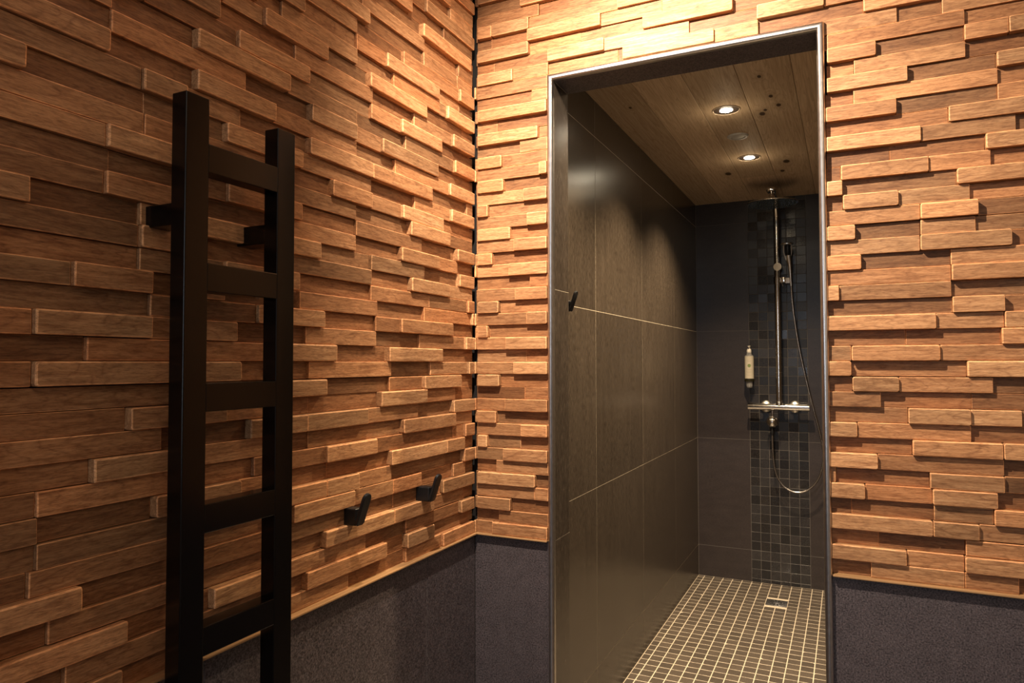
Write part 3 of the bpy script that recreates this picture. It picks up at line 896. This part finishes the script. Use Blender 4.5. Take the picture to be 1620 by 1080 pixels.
# ------------------------------------------------------------------ hand shower with its hose
hs = empty('hand_shower', (0.503, YP, 1.63), 'slim chrome hand shower in its holder with a looped metal hose', 'hand shower')
HO = (0.503, YP, 1.63)
bm = bmesh.new(); tube(bm, catmull([(0.5105, YP-0.010, 1.600), (0.5085, YP-0.012, 1.640), (0.5060, YP-0.016, 1.700), (0.5000, YP-0.026, 1.762)], 6),
                       [0.0055, 0.0055, 0.0056, 0.0057, 0.0058, 0.0060, 0.0062, 0.0066, 0.0070, 0.0076, 0.0082, 0.0090, 0.0098, 0.0107, 0.0117, 0.0128, 0.0138, 0.0146, 0.0150], 24)
part('handle', bm, CHROME_S, hs, off=HO)
bm = bmesh.new()
# open ring neck that carries the flat spray face
for sgn, rr in ((-1, 0.0030), (1, 0.0026)):
    tube(bm, catmull([(0.5030, YP-0.020, 1.722), (0.4985+sgn*0.011, YP-0.022, 1.740), (0.4970+sgn*0.0185, YP-0.030, 1.775), (0.4965+sgn*0.0190, YP-0.040, 1.812)], 8), rr, 10)
bm2 = bmesh.new()
part('neck_ring', bm, CHROME_S, hs, off=HO)
bm2.free()
bm = bmesh.new(); lathe(bm, [(0.010, 0.0085), (0.028, 0.0070), (0.0325, 0.0030), (0.0320, -0.0010), (0.0280, -0.0028), (0.010, -0.0030)], (0.4955, YP-0.048, 1.815), 'z', 40)
part('spray_face', bm, CHROME_S, hs, off=HO)
bm = bmesh.new(); lathe(bm, [(0.0165, -0.0030), (0.0155, -0.030), (0.0135, -0.048), (0.009, -0.056)], (0.4975, YP-0.036, 1.815), 'z', 24, sx=0.9)
part('neck_body', bm, BLACKH, hs, off=HO)
hose = catmull([(0.5106, YP-0.010, 1.604), (0.5125, YP-0.010, 1.560), (0.5190, YP-0.010, 1.470), (0.5400, YP-0.008, 1.300), (0.5710, YP-0.006, 1.130), (0.6050, YP-0.004, 0.972),
                (0.6400, YP-0.002, 0.820), (0.6520, YP, 0.745), (0.6525, YP, 0.685), (0.6380, YP, 0.615), (0.6100, YP, 0.562), (0.5700, YP, 0.526),
                (0.5280, YP, 0.514), (0.4840, YP, 0.524), (0.4450, YP, 0.558), (0.4200, YP, 0.612), (0.4100, YP, 0.680), (0.4065, YP-0.002, 0.760), (0.4060, YP-0.002, 0.812)], 12)
bm = bmesh.new(); tube(bm, hose, 0.0048, 14)
part('hose', bm, CHROME_R, hs, 60, off=HO)

# ------------------------------------------------------------------ soap bottle on its wall holder
BX, BY = 0.2910, -0.0560
hd = empty('bottle_holder', (BX, 0, 1.08), 'clear plastic wall holder with a dark ring under the soap bottle', 'bottle holder')
OH = (BX, 0, 1.08)
bm = bmesh.new(); lathe(bm, [(0.0225, 1.0920), (0.0255, 1.0930), (0.0262, 1.1000), (0.0262, 1.1045), (0.0235, 1.1055)], (BX, BY, 0), 'z', 40)
part('holder_ring', bm, OLIVE, hd, off=OH)
bm = bmesh.new(); lathe(bm, [(0.0008, 1.0560), (0.0100, 1.0572), (0.0152, 1.0620), (0.0168, 1.0700), (0.0170, 1.0925)], (BX, BY, 0), 'z', 32, False)
part('clear_cup', bm, CLEAR, hd, 60, off=OH)
bm = bmesh.new(); box(bm, BX-0.012, BX+0.012, BY+0.020, 0.0, 1.094, 1.140); bevel(bm, 0.002, 2)
part('wall_plate', bm, OLIVE, hd, off=OH)
bt = empty('soap_bottle', (BX, BY, 1.106), 'pump soap bottle with a beige label and green dot, held on the shower wall', 'soap bottle')
OB = (BX, BY, 1.106)
bm = bmesh.new(); lathe(bm, [(0.0215, 1.1058), (0.0232, 1.1075), (0.0232, 1.2300), (0.0215, 1.2330), (0.0190, 1.2345)], (BX, BY, 0), 'z', 40)
body = part('bottle_body', bm, CLEAR, bt, off=OB)
bm = bmesh.new(); lathe(bm, [(0.0237, 1.1085), (0.0237, 1.2290)], (BX, BY, 0), 'z', 48, False)
labp = part('label', bm, CREAM, bt, 60, off=OB)
def curved_patch(bm, ang0, ang1, z0, z1, r, n=8, circ=False):
    if circ:
        c = bm.verts.new((BX+r*math.sin(ang0), BY-r*math.cos(ang0), (z0+z1)/2)); ring = []
        R = (z1-z0)/2
        for k in range(24):
            a = 2*PI*k/24; an = ang0+R*math.cos(a)/r
            ring.append(bm.verts.new((BX+r*math.sin(an), BY-r*math.cos(an), (z0+z1)/2+R*math.sin(a))))
        for k in range(24): bm.faces.new((c, ring[k], ring[(k+1) % 24]))
        return
    a = [bm.verts.new((BX+r*math.sin(ang0+(ang1-ang0)*k/n), BY-r*math.cos(ang0+(ang1-ang0)*k/n), z0)) for k in range(n+1)]
    b = [bm.verts.new((v.co.x, v.co.y, z1)) for v in a]
    for k in range(n): bm.faces.new((a[k], a[k+1], b[k+1], b[k]))
bm = bmesh.new(); curved_patch(bm, 0.10, 0, 1.169, 1.1870, 0.02405, circ=True)
part('label_dot', bm, GREEN, labp, off=OB)
bm = bmesh.new()
for z, wd in ((1.2050, 0.55), (1.2010, 0.40), (1.1560, 0.50), (1.1440, 0.62), (1.1405, 0.44), (1.1250, 0.50)):
    curved_patch(bm, 0.10-wd, 0.10+wd, z, z+0.0009, 0.02395)
lp = part('label_print', bm, PRINT, labp, off=OB)
lp['kind'] = 'stuff'
bm = bmesh.new(); lathe(bm, [(0.0150, 1.2345), (0.0145, 1.2380), (0.0125, 1.2480), (0.0110, 1.2490)], (BX, BY, 0), 'z', 28)
part('bottle_neck', bm, CLEAR, bt, off=OB)
bm = bmesh.new(); lathe(bm, [(0.0118, 1.2490), (0.0120, 1.2560), (0.0112, 1.2640), (0.0070, 1.2690), (0.0052, 1.2700), (0.0052, 1.2800), (0.0085, 1.2825), (0.0085, 1.2850)], (BX, BY, 0), 'z', 28)
tube(bm, [(BX, BY, 1.2820), (BX, BY-0.012, 1.2822), (BX+0.001, BY-0.020, 1.2800)], [0.004, 0.0036, 0.003], 12)
part('pump', bm, PUMPW, bt, off=OB)

# ------------------------------------------------------------------ floor drain
dr = empty('floor_drain', (DR[0], DR[1], 0), 'square steel floor drain with radial slots in the mosaic floor', 'floor drain')
q = 0.0500
bm = bmesh.new(); box(bm, -q, q, -q, q, -0.0006, 0.0008); bevel(bm, 0.0006, 2); fixn(bm)
link('drain_plate', bm, STEEL, dr, True, 40)
bm = bmesh.new()
for k in range(12):
    a = 2*PI*k/12+0.2
    m = Matrix.Rotation(a, 3, 'Z')
    vs = box(bm, 0.017, 0.040, -0.0028, 0.0028, 0.0006, 0.0011)
    bmesh.ops.rotate(bm, verts=vs, cent=(0, 0, 0), matrix=m)
link('slot', bm, mat_plain('drain_dark', (0.006, 0.006, 0.006), 0.6), dr)
bm = bmesh.new(); lathe(bm, [(0.0150, 0.0006), (0.0150, 0.0016), (0.0120, 0.0022), (0.002, 0.0022)], (0, 0, 0), 'z', 24); fixn(bm)
link('drain_cap', bm, STEEL, dr, True, 40)
bm = bmesh.new()
for k in range(12):
    a = 2*PI*k/12+0.2+PI/12
    lathe(bm, [(0.0024, 0.0007), (0.0022, 0.0017), (0.001, 0.0021)], (0.031*math.cos(a), 0.031*math.sin(a), 0), 'z', 10)
fixn(bm); link('drain_studs', bm, CHROME, dr, True, 40)
